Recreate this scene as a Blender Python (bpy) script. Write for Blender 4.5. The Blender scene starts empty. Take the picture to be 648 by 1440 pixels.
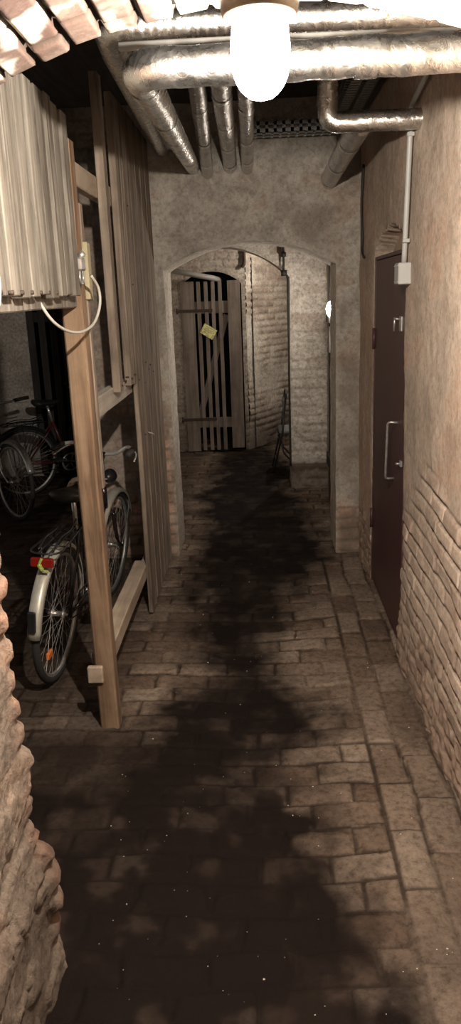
import bpy, bmesh, math, random
import numpy as np
from mathutils import Vector, Matrix
random.seed(7); rng = np.random.default_rng(7)
S = bpy.context.scene
COL = S.collection
PI = math.pi

# ------------------------------------------------------------ camera
cam_d = bpy.data.cameras.new('camera'); cam = bpy.data.objects.new('camera', cam_d); COL.objects.link(cam)
F, TH, PS, RO = 1080.0, math.radians(15.8), math.radians(2.54), math.radians(2.2)
fw = Vector((-math.sin(PS)*math.cos(TH), math.cos(PS)*math.cos(TH), -math.sin(TH)))
r0 = Vector((math.cos(PS), math.sin(PS), 0)); u0 = r0.cross(fw)
ix = math.cos(RO)*r0 - math.sin(RO)*u0; iy = math.cos(RO)*u0 + math.sin(RO)*r0
M = Matrix((ix, iy, -fw)).transposed().to_4x4(); M.translation = Vector((0, 0, 1.8))
cam.matrix_world = M
cam_d.sensor_fit = 'VERTICAL'; cam_d.sensor_height = 36.0; cam_d.lens = 36.0*F/1440.0
cam_d.clip_start = 0.02
S.camera = cam
# ------------------------------------------------------------ world, exposure, lamp strength
w = bpy.data.worlds.new('world'); S.world = w; w.use_nodes = True
w.node_tree.nodes['Background'].inputs[0].default_value = (1.0, 0.90, 0.82, 1)
w.node_tree.nodes['Background'].inputs[1].default_value = 0.20
S.view_settings.view_transform = 'Standard'; S.view_settings.look = 'None'
S.view_settings.exposure = 0.40; S.view_settings.gamma = 1.0; S.view_settings.use_curve_mapping = False
LAMP_POWER = 135.0; LAMP_COLOR = (1.0, 0.90, 0.78)
ADDED_LAMP_POWER = 30.0; LAMP2_STRENGTH = 210.0; LAMP2_COLOR = (1.0, 0.88, 0.76)

# ------------------------------------------------------------ noise
def _h(i, j, k):
    n = (i.astype(np.int64)*374761393 + j.astype(np.int64)*668265263 + k.astype(np.int64)*2147483647) & 0xffffffff
    n = ((n ^ (n >> 13))*1274126177) & 0xffffffff
    n = (n ^ (n >> 16)) & 0xffffffff
    n = (n*2246822519) & 0xffffffff
    n = n ^ (n >> 15)
    return n/4294967295.0
def vn(x, y, z=0.0):
    x, y, z = np.broadcast_arrays(np.asarray(x, float), np.asarray(y, float), np.asarray(z, float))
    i, j, k = np.floor(x), np.floor(y), np.floor(z)
    fx, fy, fz = x-i, y-j, z-k
    fx = fx*fx*(3-2*fx); fy = fy*fy*(3-2*fy); fz = fz*fz*(3-2*fz)
    i = i.astype(np.int64); j = j.astype(np.int64); k = k.astype(np.int64)
    r = 0
    for a in (0, 1):
        for b in (0, 1):
            for c in (0, 1):
                wgt = (fx if a else 1-fx)*(fy if b else 1-fy)*(fz if c else 1-fz)
                r = r + wgt*_h(i+a, j+b, k+c)
    return r
def fbm(x, y, z=0.0, o=4):
    r = 0; a = .5; t = 0; s = 1.0
    for q in range(o):
        r = r + a*vn(np.asarray(x)*s+q*17.3, np.asarray(y)*s+q*9.1, np.asarray(z)*s+q*5.7); t += a; a *= .5; s *= 2.03
    return r/t
def sst(a, b, x):
    t = np.clip((x-a)/(b-a), 0, 1); return t*t*(3-2*t)
def bricks(U, V, L, Hh, joint=.012, seed=0, warp=.008):
    """running-bond pattern: returns (edge distance beyond the joint, random per brick, row number, column number)"""
    u = U + warp*(fbm(U*5+seed, V*5, 3.3, 3)-.5)*2
    v = V + warp*(fbm(U*4+11, V*4+seed, 8.8, 3)-.5)*2
    row = np.floor(v/Hh)
    ro = _h(row.astype(np.int64), np.full(row.shape, 5+seed, dtype=np.int64), np.zeros(row.shape, dtype=np.int64))
    uu = u/L + .5*(row % 2) + (ro-.5)*.28
    col = np.floor(uu)
    fu = (uu-col)*L; fv = v-row*Hh
    d = np.minimum(np.minimum(fu, L-fu), np.minimum(fv, Hh-fv)) - joint/2
    rnd = _h(col.astype(np.int64)+101, row.astype(np.int64)+57, np.full(row.shape, seed, dtype=np.int64))
    return d, rnd, fu/L, fv/Hh

# ------------------------------------------------------------ materials
def newmat(name):
    m = bpy.data.materials.new(name); m.use_nodes = True
    nt = m.node_tree; b = nt.nodes['Principled BSDF']
    return m, nt, b
def N(nt, t, **kw):
    n = nt.nodes.new(t)
    for k, v in kw.items():
        if k.startswith('i_'): n.inputs[k[2:].replace('_', ' ')].default_value = v
        else: setattr(n, k, v)
    return n
def c4(c): return (c[0], c[1], c[2], 1)
def mix(nt, fac, a, b, mode='MIX'):
    n = nt.nodes.new('ShaderNodeMix'); n.data_type = 'RGBA'; n.blend_type = mode
    for s, v in ((n.inputs[0], fac), (n.inputs[6], a), (n.inputs[7], b)):
        if hasattr(v, 'links') or isinstance(v, bpy.types.NodeSocket): nt.links.new(v, s)
        else: s.default_value = v if not isinstance(v, tuple) else c4(v)
    return n.outputs[2]
def ramp(nt, fac, stops):
    r = nt.nodes.new('ShaderNodeValToRGB'); nt.links.new(fac, r.inputs[0])
    e = r.color_ramp.elements
    e[0].position = stops[0][0]; e[0].color = c4(stops[0][1])
    e[1].position = stops[-1][0]; e[1].color = c4(stops[-1][1])
    for p, c in stops[1:-1]:
        x = e.new(p); x.color = c4(c)
    return r.outputs[0]
def noise(nt, vec, scale, detail=5, rough=.6, dist=0.0):
    n = nt.nodes.new('ShaderNodeTexNoise'); n.inputs['Scale'].default_value = scale
    n.inputs['Detail'].default_value = detail; n.inputs['Roughness'].default_value = rough
    n.inputs['Distortion'].default_value = dist
    if vec is not None: nt.links.new(vec, n.inputs['Vector'])
    return n.outputs['Fac']
def attr(nt, name):
    a = nt.nodes.new('ShaderNodeAttribute'); a.attribute_name = name; return a.outputs['Fac']
def objcoord(nt, scale=(1, 1, 1), rnd=False):
    tc = nt.nodes.new('ShaderNodeTexCoord'); mp = nt.nodes.new('ShaderNodeMapping')
    mp.inputs['Scale'].default_value = scale
    nt.links.new(tc.outputs['Object'], mp.inputs['Vector'])
    return mp.outputs[0]
def bump(nt, h, strength, dist, prev=None):
    b = nt.nodes.new('ShaderNodeBump'); b.inputs['Strength'].default_value = strength; b.inputs['Distance'].default_value = dist
    nt.links.new(h, b.inputs['Height'])
    if prev is not None: nt.links.new(prev, b.inputs['Normal'])
    return b.outputs[0]

def masonry(name, plaster, brick, joint, dirt, rough=.9, bmp=.004, spec=.25, pscale=2.2, fine=1.0, peelc=None, lime=.55):
    m, nt, b = newmat(name)
    v = objcoord(nt)
    n1 = noise(nt, v, pscale, 6, .65, .3)
    pc = ramp(nt, n1, plaster)
    bc0 = ramp(nt, attr(nt, 'tint'), brick)
    n2 = noise(nt, v, 9, 5, .7)
    bc = mix(nt, ramp(nt, n2, [(.45, (0, 0, 0)), (.75, (lime, lime, lime))]), bc0, plaster[-1][1])
    n5 = noise(nt, v, pscale*2.6, 8, .72, .2)
    peel = ramp(nt, n5, [(.535, (0, 0, 0)), (.555, (.55, .55, .55))])
    pc = mix(nt, peel, pc, peelc or plaster[0][1])
    n6 = noise(nt, v, pscale*6, 8, .75, .1)
    pc = mix(nt, ramp(nt, n6, [(.60, (0, 0, 0)), (.635, (.5, .5, .5))]), pc, plaster[-1][1])
    c = mix(nt, attr(nt, 'brick'), pc, bc)
    c = mix(nt, attr(nt, 'joint'), c, joint)
    n3 = noise(nt, v, 38, 6, .75)
    c = mix(nt, fine, c, ramp(nt, n3, [(.33, (.50, .47, .44)), (.5, (.95, .95, .95)), (.68, (1.25, 1.25, 1.25))]), 'MULTIPLY')
    c = mix(nt, attr(nt, 'dirt'), c, dirt)
    nt.links.new(c, b.inputs['Base Color'])
    b.inputs['Roughness'].default_value = rough
    b.inputs['Specular IOR Level'].default_value = spec
    n4 = noise(nt, v, 110, 5, .7)
    bb = bump(nt, n3, 1.0, bmp)
    bb = bump(nt, n4, .8, bmp*.4, bb); bb = bump(nt, n5, .6, bmp*1.2, bb)
    nt.links.new(bb, b.inputs['Normal'])
    return m

def wood(name, c1, c2, c3, stretch, rough=.8, vary=.35, bmp=.0015):
    """stretch: per-axis noise scale, small along the grain"""
    m, nt, b = newmat(name)
    tc = nt.nodes.new('ShaderNodeTexCoord')
    oi = attr(nt, 'tint')
    cmb = nt.nodes.new('ShaderNodeCombineXYZ')
    mul = nt.nodes.new('ShaderNodeMath'); mul.operation = 'MULTIPLY'; mul.inputs[1].default_value = 37.0
    nt.links.new(oi, mul.inputs[0])
    for i in range(3): nt.links.new(mul.outputs[0], cmb.inputs[i])
    mp = nt.nodes.new('ShaderNodeMapping'); mp.inputs['Scale'].default_value = stretch
    nt.links.new(tc.outputs['Object'], mp.inputs['Vector'])
    ad = nt.nodes.new('ShaderNodeVectorMath'); ad.operation = 'ADD'
    nt.links.new(mp.outputs[0], ad.inputs[0]); nt.links.new(cmb.outputs[0], ad.inputs[1])
    n1 = noise(nt, ad.outputs[0], 1.0, 7, .62, .6)
    col = ramp(nt, n1, [(.3, c1), (.5, c2), (.7, c3)])
    blot = noise(nt, tc.outputs['Object'], 6, 4, .6)
    col = mix(nt, .6, col, ramp(nt, blot, [(.3, (.6, .57, .55)), (.6, (1.05, 1.05, 1.05))]), 'MULTIPLY')
    col = mix(nt, vary, col, ramp(nt, oi, [(0, (.55, .52, .5)), (1, (1.15, 1.15, 1.15))]), 'MULTIPLY')
    nt.links.new(col, b.inputs['Base Color'])
    b.inputs['Roughness'].default_value = rough; b.inputs['Specular IOR Level'].default_value = .25
    nt.links.new(bump(nt, n1, .9, bmp), b.inputs['Normal'])
    return m

def plain(name, c, rough=.5, metal=0.0, var=.25, vs=12, bmp=0.0, spec=.5):
    m, nt, b = newmat(name)
    v = objcoord(nt)
    n1 = noise(nt, v, vs, 5, .65)
    k1 = tuple(x*(1-var) for x in c); k2 = tuple(min(1, x*(1+var)) for x in c)
    nt.links.new(ramp(nt, n1, [(.3, k1), (.7, k2)]), b.inputs['Base Color'])
    b.inputs['Roughness'].default_value = rough; b.inputs['Metallic'].default_value = metal
    b.inputs['Specular IOR Level'].default_value = spec
    if bmp: nt.links.new(bump(nt, n1, .8, bmp), b.inputs['Normal'])
    return m

def foil(name, c=(.74, .71, .67), rough=.22, crinkle=1.0):
    m, nt, b = newmat(name)
    v = objcoord(nt)
    n1 = noise(nt, v, 28, 6, .7, .8)
    vo = nt.nodes.new('ShaderNodeTexVoronoi'); vo.feature = 'F1'; vo.inputs['Scale'].default_value = 55
    nt.links.new(v, vo.inputs['Vector'])
    b.inputs['Metallic'].default_value = 1.0
    nt.links.new(ramp(nt, n1, [(.35, tuple(x*.75 for x in c)), (.65, c)]), b.inputs['Base Color'])
    rr = ramp(nt, n1, [(.3, (rough*1.5,)*3), (.7, (rough*.85,)*3)])
    nt.links.new(rr, b.inputs['Roughness'])
    bb = bump(nt, n1, .75*crinkle, .010); bb = bump(nt, vo.outputs['Distance'], .35*crinkle, .004, bb)
    nt.links.new(bb, b.inputs['Normal'])
    return m

def opal(name, c, s):
    m = bpy.data.materials.new(name); m.use_nodes = True; nt = m.node_tree; nt.nodes.clear()
    e = N(nt, 'ShaderNodeEmission'); e.inputs[0].default_value = c4(c); e.inputs[1].default_value = s
    t = N(nt, 'ShaderNodeBsdfTransparent'); a = N(nt, 'ShaderNodeAddShader'); o = N(nt, 'ShaderNodeOutputMaterial')
    nt.links.new(e.outputs[0], a.inputs[0]); nt.links.new(t.outputs[0], a.inputs[1]); nt.links.new(a.outputs[0], o.inputs[0])
    return m
def emit(name, c, s):
    m, nt, b = newmat(name)
    b.inputs['Base Color'].default_value = (1, 1, 1, 1)
    b.inputs['Emission Color'].default_value = c4(c); b.inputs['Emission Strength'].default_value = s
    return m

PL_PINK = [(.30, (.40, .325, .26)), (.43, (.52, .42, .335)), (.52, (.61, .49, .395)), (.60, (.59, .42, .315)), (.72, (.66, .56, .47))]
PL_GREY = [(.30, (.27, .245, .215)), (.42, (.42, .385, .335)), (.52, (.53, .49, .43)), (.60, (.44, .35, .28)), (.72, (.62, .58, .51))]
PL_STORE = [(.30, (.50, .46, .41)), (.5, (.66, .62, .56)), (.72, (.74, .70, .64))]
PL_WHITE = [(.25, (.46, .41, .35)), (.5, (.62, .57, .50)), (.8, (.72, .67, .60))]
BR_PALE = [(0, (.46, .33, .26)), (.3, (.62, .46, .36)), (.7, (.66, .52, .42)), (1, (.40, .30, .25))]
BR_RED = [(0, (.44, .22, .15)), (.35, (.56, .31, .21)), (.7, (.62, .43, .32)), (1, (.52, .28, .19))]
BR_TAN = [(0, (.34, .27, .22)), (.4, (.46, .38, .32)), (.75, (.52, .45, .38)), (1, (.30, .245, .205))]
BR_DARK = [(0, (.20, .15, .12)), (.5, (.36, .28, .22)), (1, (.27, .19, .15))]
MAT = dict(
  right=masonry('right_wall_plaster', PL_PINK, BR_PALE, (.10, .08, .065), (.28, .19, .14), bmp=.003, fine=.6, pscale=1.7, peelc=(.44, .34, .265)),
  far=masonry('arch_wall_plaster', PL_GREY, BR_RED, (.28, .24, .2), (.19, .15, .12), bmp=.006, pscale=2.2, fine=.7, peelc=(.36, .32, .27)),
  pier=masonry('pier_rubble', [(.3, (.17, .135, .11)), (.5, (.26, .21, .17)), (.7, (.33, .27, .22))], [(0, (.25, .14, .10)), (.5, (.36, .21, .15)), (1, (.34, .24, .18))], (.20, .165, .135), (.09, .065, .05), bmp=.008, pscale=7),
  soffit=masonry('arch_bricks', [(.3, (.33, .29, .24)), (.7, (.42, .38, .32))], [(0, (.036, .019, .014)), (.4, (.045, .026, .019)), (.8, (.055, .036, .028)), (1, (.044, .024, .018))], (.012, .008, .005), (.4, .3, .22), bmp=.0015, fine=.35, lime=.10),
  back=masonry('back_room_walls', PL_GREY, BR_TAN, (.24, .21, .18), (.12, .09, .07), bmp=.006, pscale=3.5),
  white=masonry('whitewashed_bricks', [(.30, (.50, .455, .39)), (.5, (.66, .61, .54)), (.70, (.76, .71, .64))], BR_TAN, (.42, .37, .31), (.10, .07, .055), bmp=.006, pscale=5),
  store=masonry('storage_walls', PL_STORE, BR_PALE, (.3, .26, .22), (.12, .10, .08), bmp=.004),
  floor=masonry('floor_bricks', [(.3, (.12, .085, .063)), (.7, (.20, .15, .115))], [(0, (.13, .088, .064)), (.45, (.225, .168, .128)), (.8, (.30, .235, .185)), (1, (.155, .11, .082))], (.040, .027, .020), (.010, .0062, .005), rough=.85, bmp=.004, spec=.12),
  slat=wood('weathered_slats', (.055, .046, .037), (.135, .120, .10), (.21, .19, .16), (45, 45, 2.2), vary=.75, bmp=.003),
  board=wood('brown_boards', (.10, .078, .058), (.26, .21, .165), (.40, .33, .265), (22, 22, 1.3), vary=.5),
  post=wood('orange_pine_post', (.085, .052, .032), (.20, .130, .082), (.29, .205, .14), (26, 26, 1.6)),
  railw=wood('rail_timber', (.27, .21, .16), (.42, .34, .26), (.52, .44, .35), (14, 1.3, 14)),
  railp=wood('whitish_rail', (.34, .30, .26), (.50, .46, .40), (.60, .56, .49), (14, 1.3, 14)),
  doorwood=wood('grey_door_boards', (.15, .12, .10), (.23, .19, .16), (.31, .265, .23), (20, 20, 1.3)),
  darkwood=wood('dark_door_boards', (.035, .03, .03), (.06, .052, .05), (.085, .075, .07), (20, 20, 1.3)),
  ceilwood=wood('dark_ceiling_boards', (.05, .042, .036), (.08, .07, .06), (.12, .10, .09), (12, 1.3, 12)),
  pale=wood('pale_batten', (.26, .23, .14), (.33, .295, .19), (.38, .34, .23), (20, 20, 2)),
  maroon=plain('maroon_steel_paint', (.086, .037, .037), .42, 0, .12, 5, .0006),
  foil=foil('foil_wrap', (.86, .85, .82), .24, .42), foilr=foil('foil_wrap_dull', (.70, .68, .66), .27, .6),
  steel=plain('dull_steel', (.48, .46, .44), .38, .7, .3, 30),
  chrome=plain('chrome', (.80, .79, .77), .24, .65, .1, 30),
  black=plain('black_paint', (.018, .018, .02), .35, 0, .3, 12),
  blackm=plain('black_cable_sheath', (.02, .018, .017), .6),
  rubber=plain('rubber', (.028, .026, .025), .75, 0, .3, 40),
  conduit=plain('grey_plastic_conduit', (.42, .42, .40), .45, 0, .08, 6),
  bareg=plain('grey_painted_pipe', (.30, .29, .27), .5, 0, .2, 8),
  cable=plain('white_cable', (.36, .34, .30), .45, 0, .06, 10),
  fender=plain('silver_fender', (.50, .48, .42), .42, .35, .2, 14),
  bikeframe=plain('black_frame_lacquer', (.03, .022, .022), .22, .2, .3, 8),
  redframe=plain('red_frame_lacquer', (.10, .02, .018), .3, 0, .3, 8),
  blueframe=plain('blue_frame_lacquer', (.04, .06, .12), .3, 0, .3, 8),
  redlens=plain('red_reflector', (.20, .012, .008), .2, 0, .2, 20),
  orange=plain('orange_reflector', (.85, .22, .03), .25, 0, .15, 20),
  green=plain('yellow_green_plastic', (.28, .33, .07), .4, 0, .2, 20),
  saddle=plain('black_saddle_leather', (.03, .03, .03), .45, 0, .3, 20),
  cloth=plain('pale_saddle_cover', (.55, .50, .40), .8, 0, .2, 25, .003),
  porcelain=plain('porcelain_collar', (.05, .032, .018), .35, 0, .1, 10),
  pad=plain('grey_vinyl', (.16, .17, .175), .5, 0, .1, 15),
  rust=plain('rusty_iron', (.055, .034, .025), .7, .3, .4, 25, .001),
  tray=plain('galvanised_tray', (.30, .30, .30), .4, .6, .2, 12),
  void=plain('recess_shade', (.012, .012, .013), .95, 0, .1, 5, 0, .1),  # near-black colour stands in for the unlit depth behind the slats
  chip=plain('plaster_chips', (.62, .56, .48), .9, 0, .2, 30),
  lampglass=opal('lit_opal_glass', (1, .97, .9), 9.0),
  lampglass2=emit('lit_opal_disc', LAMP2_COLOR, LAMP2_STRENGTH),
)

# ------------------------------------------------------------ object helpers
def props(o, label=None, cat=None, group=None, kind=None):
    if label: o['label'] = label
    if cat: o['category'] = cat
    if group: o['group'] = group
    if kind: o['kind'] = kind
    return o
def empty(name, loc=(0, 0, 0), label=None, cat=None, group=None, kind=None):
    o = bpy.data.objects.new(name, None); COL.objects.link(o); o.location = loc; o.empty_display_size = .1
    return props(o, label, cat, group, kind)
def link(name, me, mat, parent=None, smooth=False):
    o = bpy.data.objects.new(name, me); COL.objects.link(o)
    if mat is not None: me.materials.append(MAT[mat] if isinstance(mat, str) else mat)
    if parent is not None:
        o.parent = parent
    if smooth:
        me.polygons.foreach_set('use_smooth', [True]*len(me.polygons))
    return o

class MB:
    """gathers shapes, one mesh at the end"""
    def __init__(s): s.v = []; s.f = []; s.t = []; s.sm = []
    def add(s, vs, fs, tint=None, smooth=False):
        n = len(s.v); t = random.random() if tint is None else tint
        s.v += [tuple(p) for p in vs]; s.t += [t]*len(vs)
        s.f += [tuple(i+n for i in f) for f in fs]; s.sm += [smooth]*len(fs)
    def box(s, lo, hi, bev=.003, mat=None, rough=0.0, tint=None):
        bm = bmesh.new(); bmesh.ops.create_cube(bm, size=1)
        c = [(a+b)/2 for a, b in zip(lo, hi)]; d = [b-a for a, b in zip(lo, hi)]
        L = max(range(3), key=lambda k: d[k]); segs = int(d[L]/.12) if rough else 0
        for v in bm.verts: v.co = Vector((v.co[0]*d[0], v.co[1]*d[1], v.co[2]*d[2]))
        if segs > 1:
            es = [e for e in bm.edges if abs((e.verts[0].co-e.verts[1].co)[L]) > d[L]*.9]
            bmesh.ops.subdivide_edges(bm, edges=es, cuts=segs, use_grid_fill=True)
        if bev: bmesh.ops.bevel(bm, geom=[e for e in bm.edges if len(e.link_faces) == 2 and e.calc_face_angle(0) > .5], offset=bev, segments=1, affect='EDGES', clamp_overlap=True)
        if rough:
            for v in bm.verts:
                q = v.co[L]*9+c[0]*31+c[1]*17+c[2]*3
                for k in range(3):
                    if k != L: v.co[k] += rough*(math.sin(q*.9+k*2.1)+.6*math.sin(q*2.3+k))
        cc = Vector(c)
        bm.verts.index_update()
        vs = []
        for v in bm.verts:
            p = v.co+cc
            vs.append(mat @ p if mat is not None else p)
        s.add(vs, [[v.index for v in f.verts] for f in bm.faces], tint)
        bm.free()
    def tube(s, pts, r, seg=12, caps=True, tint=None, closed=False, up=None):
        pts = [Vector(p) for p in pts]; n = len(pts)
        rs = r if isinstance(r, (list, tuple)) else [r]*n
        tans = []
        for i in range(n):
            a = pts[(i-1) % n] if (i > 0 or closed) else pts[i]; b = pts[(i+1) % n] if (i < n-1 or closed) else pts[i]
            tans.append((b-a).normalized())
        nrm = tans[0].orthogonal().normalized() if up is None else Vector(up)
        vs = []; fs = []
        for i in range(n):
            t = tans[i]; nrm = (nrm - t*nrm.dot(t)).normalized(); bn = t.cross(nrm)
            for k in range(seg):
                a = 2*PI*k/seg
                vs.append(pts[i] + (nrm*math.cos(a)+bn*math.sin(a))*rs[i])
        m = n if closed else n-1
        for i in range(m):
            for k in range(seg):
                j = (i+1) % n
                fs.append((i*seg+k, i*seg+(k+1) % seg, j*seg+(k+1) % seg, j*seg+k))
        if caps and not closed:
            fs.append(tuple(range(seg))[::-1]); fs.append(tuple((n-1)*seg+k for k in range(seg)))
        s.add(vs, fs, tint, True)
    def lathe(s, prof, seg=32, mat=None, tint=None, cap=True):
        vs = []; fs = []
        for (r, z) in prof:
            for k in range(seg):
                a = 2*PI*k/seg; p = Vector((r*math.cos(a), r*math.sin(a), z))
                vs.append(mat @ p if mat is not None else p)
        for i in range(len(prof)-1):
            for k in range(seg): fs.append((i*seg+k, i*seg+(k+1) % seg, (i+1)*seg+(k+1) % seg, (i+1)*seg+k))
        if cap:
            fs.append(tuple(range(seg))[::-1]); fs.append(tuple((len(prof)-1)*seg+k for k in range(seg)))
        s.add(vs, fs, tint, True)
    def build(s, name, mat, parent=None, **kw):
        me = bpy.data.meshes.new(name); me.from_pydata(s.v, [], s.f); me.update()
        a = me.attributes.new('tint', 'FLOAT', 'POINT'); a.data.foreach_set('value', s.t)
        me.polygons.foreach_set('use_smooth', s.sm)
        bm = bmesh.new(); bm.from_mesh(me); bmesh.ops.recalc_face_normals(bm, faces=bm.faces); bm.to_mesh(me); bm.free()
        o = link(name, me, mat, parent)
        return props(o, **kw)

def smooth_path(pts, n=6):
    """Catmull-Rom"""
    P = [Vector(p) for p in pts]; out = []
    P = [2*P[0]-P[1]] + P + [2*P[-1]-P[-2]]
    for i in range(1, len(P)-2):
        for k in range(n):
            t = k/n
            out.append(.5*((2*P[i]) + (P[i+1]-P[i-1])*t + (2*P[i-1]-5*P[i]+4*P[i+1]-P[i+2])*t*t + (3*P[i]-P[i-1]-3*P[i+1]+P[i+2])*t**3))
    out.append(P[-2]); return out
def lerp_path(pts, step=.02, bend=.0):
    """straight runs with mitred, slightly rounded corners"""
    P = [Vector(p) for p in pts]
    Q = [P[0]]
    for i in range(1, len(P)-1):
        a = (P[i-1]-P[i]).normalized(); b = (P[i+1]-P[i]).normalized()
        if bend:
            for k in range(7):
                t = k/6; Q.append((P[i]+a*bend)*(1-t)**2 + P[i]*2*t*(1-t) + (P[i]+b*bend)*t*t)
        else: Q.append(P[i])
    Q.append(P[-1])
    out = []
    for i in range(len(Q)-1):
        m = max(1, int((Q[i+1]-Q[i]).length/step))
        for k in range(m): out.append(Q[i].lerp(Q[i+1], k/m))
    out.append(Q[-1]); return out

def grid_mesh(name, us, vs, fn, mat, kind='structure', parent=None, flip=False):
    """fn(U,V) -> P (n,3), attrs dict, drop (bool per vertex) or None"""
    U, V = np.meshgrid(us, vs, indexing='ij'); sh = U.shape
    P, at, drop = fn(U.ravel(), V.ravel())
    idx = np.arange(U.size).reshape(sh)
    q = np.stack([idx[:-1, :-1], idx[1:, :-1], idx[1:, 1:], idx[:-1, 1:]], -1).reshape(-1, 4)
    if flip: q = q[:, ::-1]
    if drop is not None: q = q[~drop[q].any(1)]
    me = bpy.data.meshes.new(name)
    me.vertices.add(len(P)); me.vertices.foreach_set('co', P.astype(np.float32).ravel())
    me.loops.add(q.size); me.loops.foreach_set('vertex_index', q.ravel().astype(np.int32))
    me.polygons.add(len(q)); me.polygons.foreach_set('loop_start', np.arange(0, q.size, 4, dtype=np.int32))
    me.polygons.foreach_set('loop_total', np.full(len(q), 4, dtype=np.int32))
    me.update(calc_edges=True)
    for k in ('tint', 'brick', 'joint', 'dirt'):
        a = me.attributes.new(k, 'FLOAT', 'POINT')
        a.data.foreach_set('value', np.broadcast_to(np.asarray(at.get(k, 0.0), dtype=np.float32), (len(P),)).astype(np.float32))
    me.polygons.foreach_set('use_smooth', np.ones(len(q), dtype=bool))
    if drop is not None:
        bm = bmesh.new(); bm.from_mesh(me)
        bmesh.ops.delete(bm, geom=[v for v in bm.verts if not v.link_faces], context='VERTS'); bm.to_mesh(me); bm.free()
    o = link(name, me, mat, parent)
    if kind: o['kind'] = kind
    return o
def xyz(x, y, z): return np.stack(np.broadcast_arrays(x, y, z), -1).astype(float)
def lin(a, b, s): return np.linspace(a, b, max(2, int(round(abs(b-a)/s))+1))

CEIL = 2.95
# ============================================================ STRUCTURE
# ---- floor
def floor_fn(X, Y):
    # transverse courses, with a lengthwise border along the right wall
    d1, r1, a1, b1 = bricks(X+.07, Y, .245, .128, .010, 1, .020)
    d2, r2, a2, b2 = bricks(Y, X+.012, .27, .135, .010, 2, .018)
    bord = sst(.40, .405, X + .02*(vn(Y*3, 0*Y)-.5))*(Y < 5.2)
    d = np.where(bord > .5, d2, d1); r = np.where(bord > .5, r2, r1); a = np.where(bord > .5, a2, a1); b = np.where(bord > .5, b2, b1)
    d = np.where((np.abs(X-.405) < .008) & (Y < 5.2), -.002, d)
    worn = fbm(X*2.3+4, Y*2.3, 1.1, 4)
    chip = fbm(X*14, Y*14, 6.1, 4)
    flat = sst(.50, .62, worn)
    dd = d - .010*sst(.52, .7, chip)
    prof = sst(-.002, .012, dd)
    z = prof*(.010-.005*flat) + (r-.5)*.010 + (a-.5)*(r-.5)*.014 + (b-.5)*(vn(r*50, r*31)-.5)*.014
    z = z + (fbm(X*1.2, Y*1.2, 2.2, 3)-.5)*.03 + (fbm(X*30, Y*30, 0, 3)-.5)*.004
    z = z - .012 - .018*np.exp(-((X+.02)/.28)**2)*(Y < 5.3)
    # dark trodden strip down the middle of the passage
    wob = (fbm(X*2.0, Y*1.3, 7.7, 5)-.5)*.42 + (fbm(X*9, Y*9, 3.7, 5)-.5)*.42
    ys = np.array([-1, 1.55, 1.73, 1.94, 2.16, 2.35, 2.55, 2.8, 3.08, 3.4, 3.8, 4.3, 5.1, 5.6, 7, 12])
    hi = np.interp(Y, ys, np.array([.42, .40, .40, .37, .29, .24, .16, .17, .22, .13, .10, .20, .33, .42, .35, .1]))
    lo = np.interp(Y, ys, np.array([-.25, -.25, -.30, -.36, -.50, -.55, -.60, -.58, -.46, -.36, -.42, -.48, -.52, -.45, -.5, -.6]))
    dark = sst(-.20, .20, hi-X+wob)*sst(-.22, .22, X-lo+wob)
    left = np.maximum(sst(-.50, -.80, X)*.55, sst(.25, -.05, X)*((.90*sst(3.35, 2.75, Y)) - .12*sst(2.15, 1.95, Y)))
    left = left + .55*sst(2.5, 1.6, Y)*(.55+.9*(fbm(X*4, Y*4, 2.9, 4)-.5))  # shade put into the colour: near floor darkened against the close lamp
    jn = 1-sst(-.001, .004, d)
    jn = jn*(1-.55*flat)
    soot_shade = np.clip(np.maximum(dark*.97, left) + .25*sst(.45, .7, fbm(X*3, Y*3, 9, 4)), 0, 1)
    soot_shade = soot_shade*(1-.10*sst(.50, .75, fbm(X*9+3, Y*9, 4, 4)))
    soot_shade = np.where(X < -1.0, np.maximum(soot_shade, .72), soot_shade)
    return xyz(X, Y, z), dict(brick=1-.35*flat, tint=r, joint=jn*.85, dirt=np.clip(soot_shade, 0, 1)), None
xs = np.concatenate([lin(-3.4, -1.42, .03)[:-1], lin(-1.42, .80, .0085)[:-1], lin(.80, 1.9, .04)])
ys_ = np.concatenate([lin(-1.2, 1.0, .04)[:-1], lin(1.0, 5.4, .0085)[:-1], lin(5.4, 11.4, .022)])
grid_mesh('floor', xs, ys_, floor_fn, 'floor')

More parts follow.
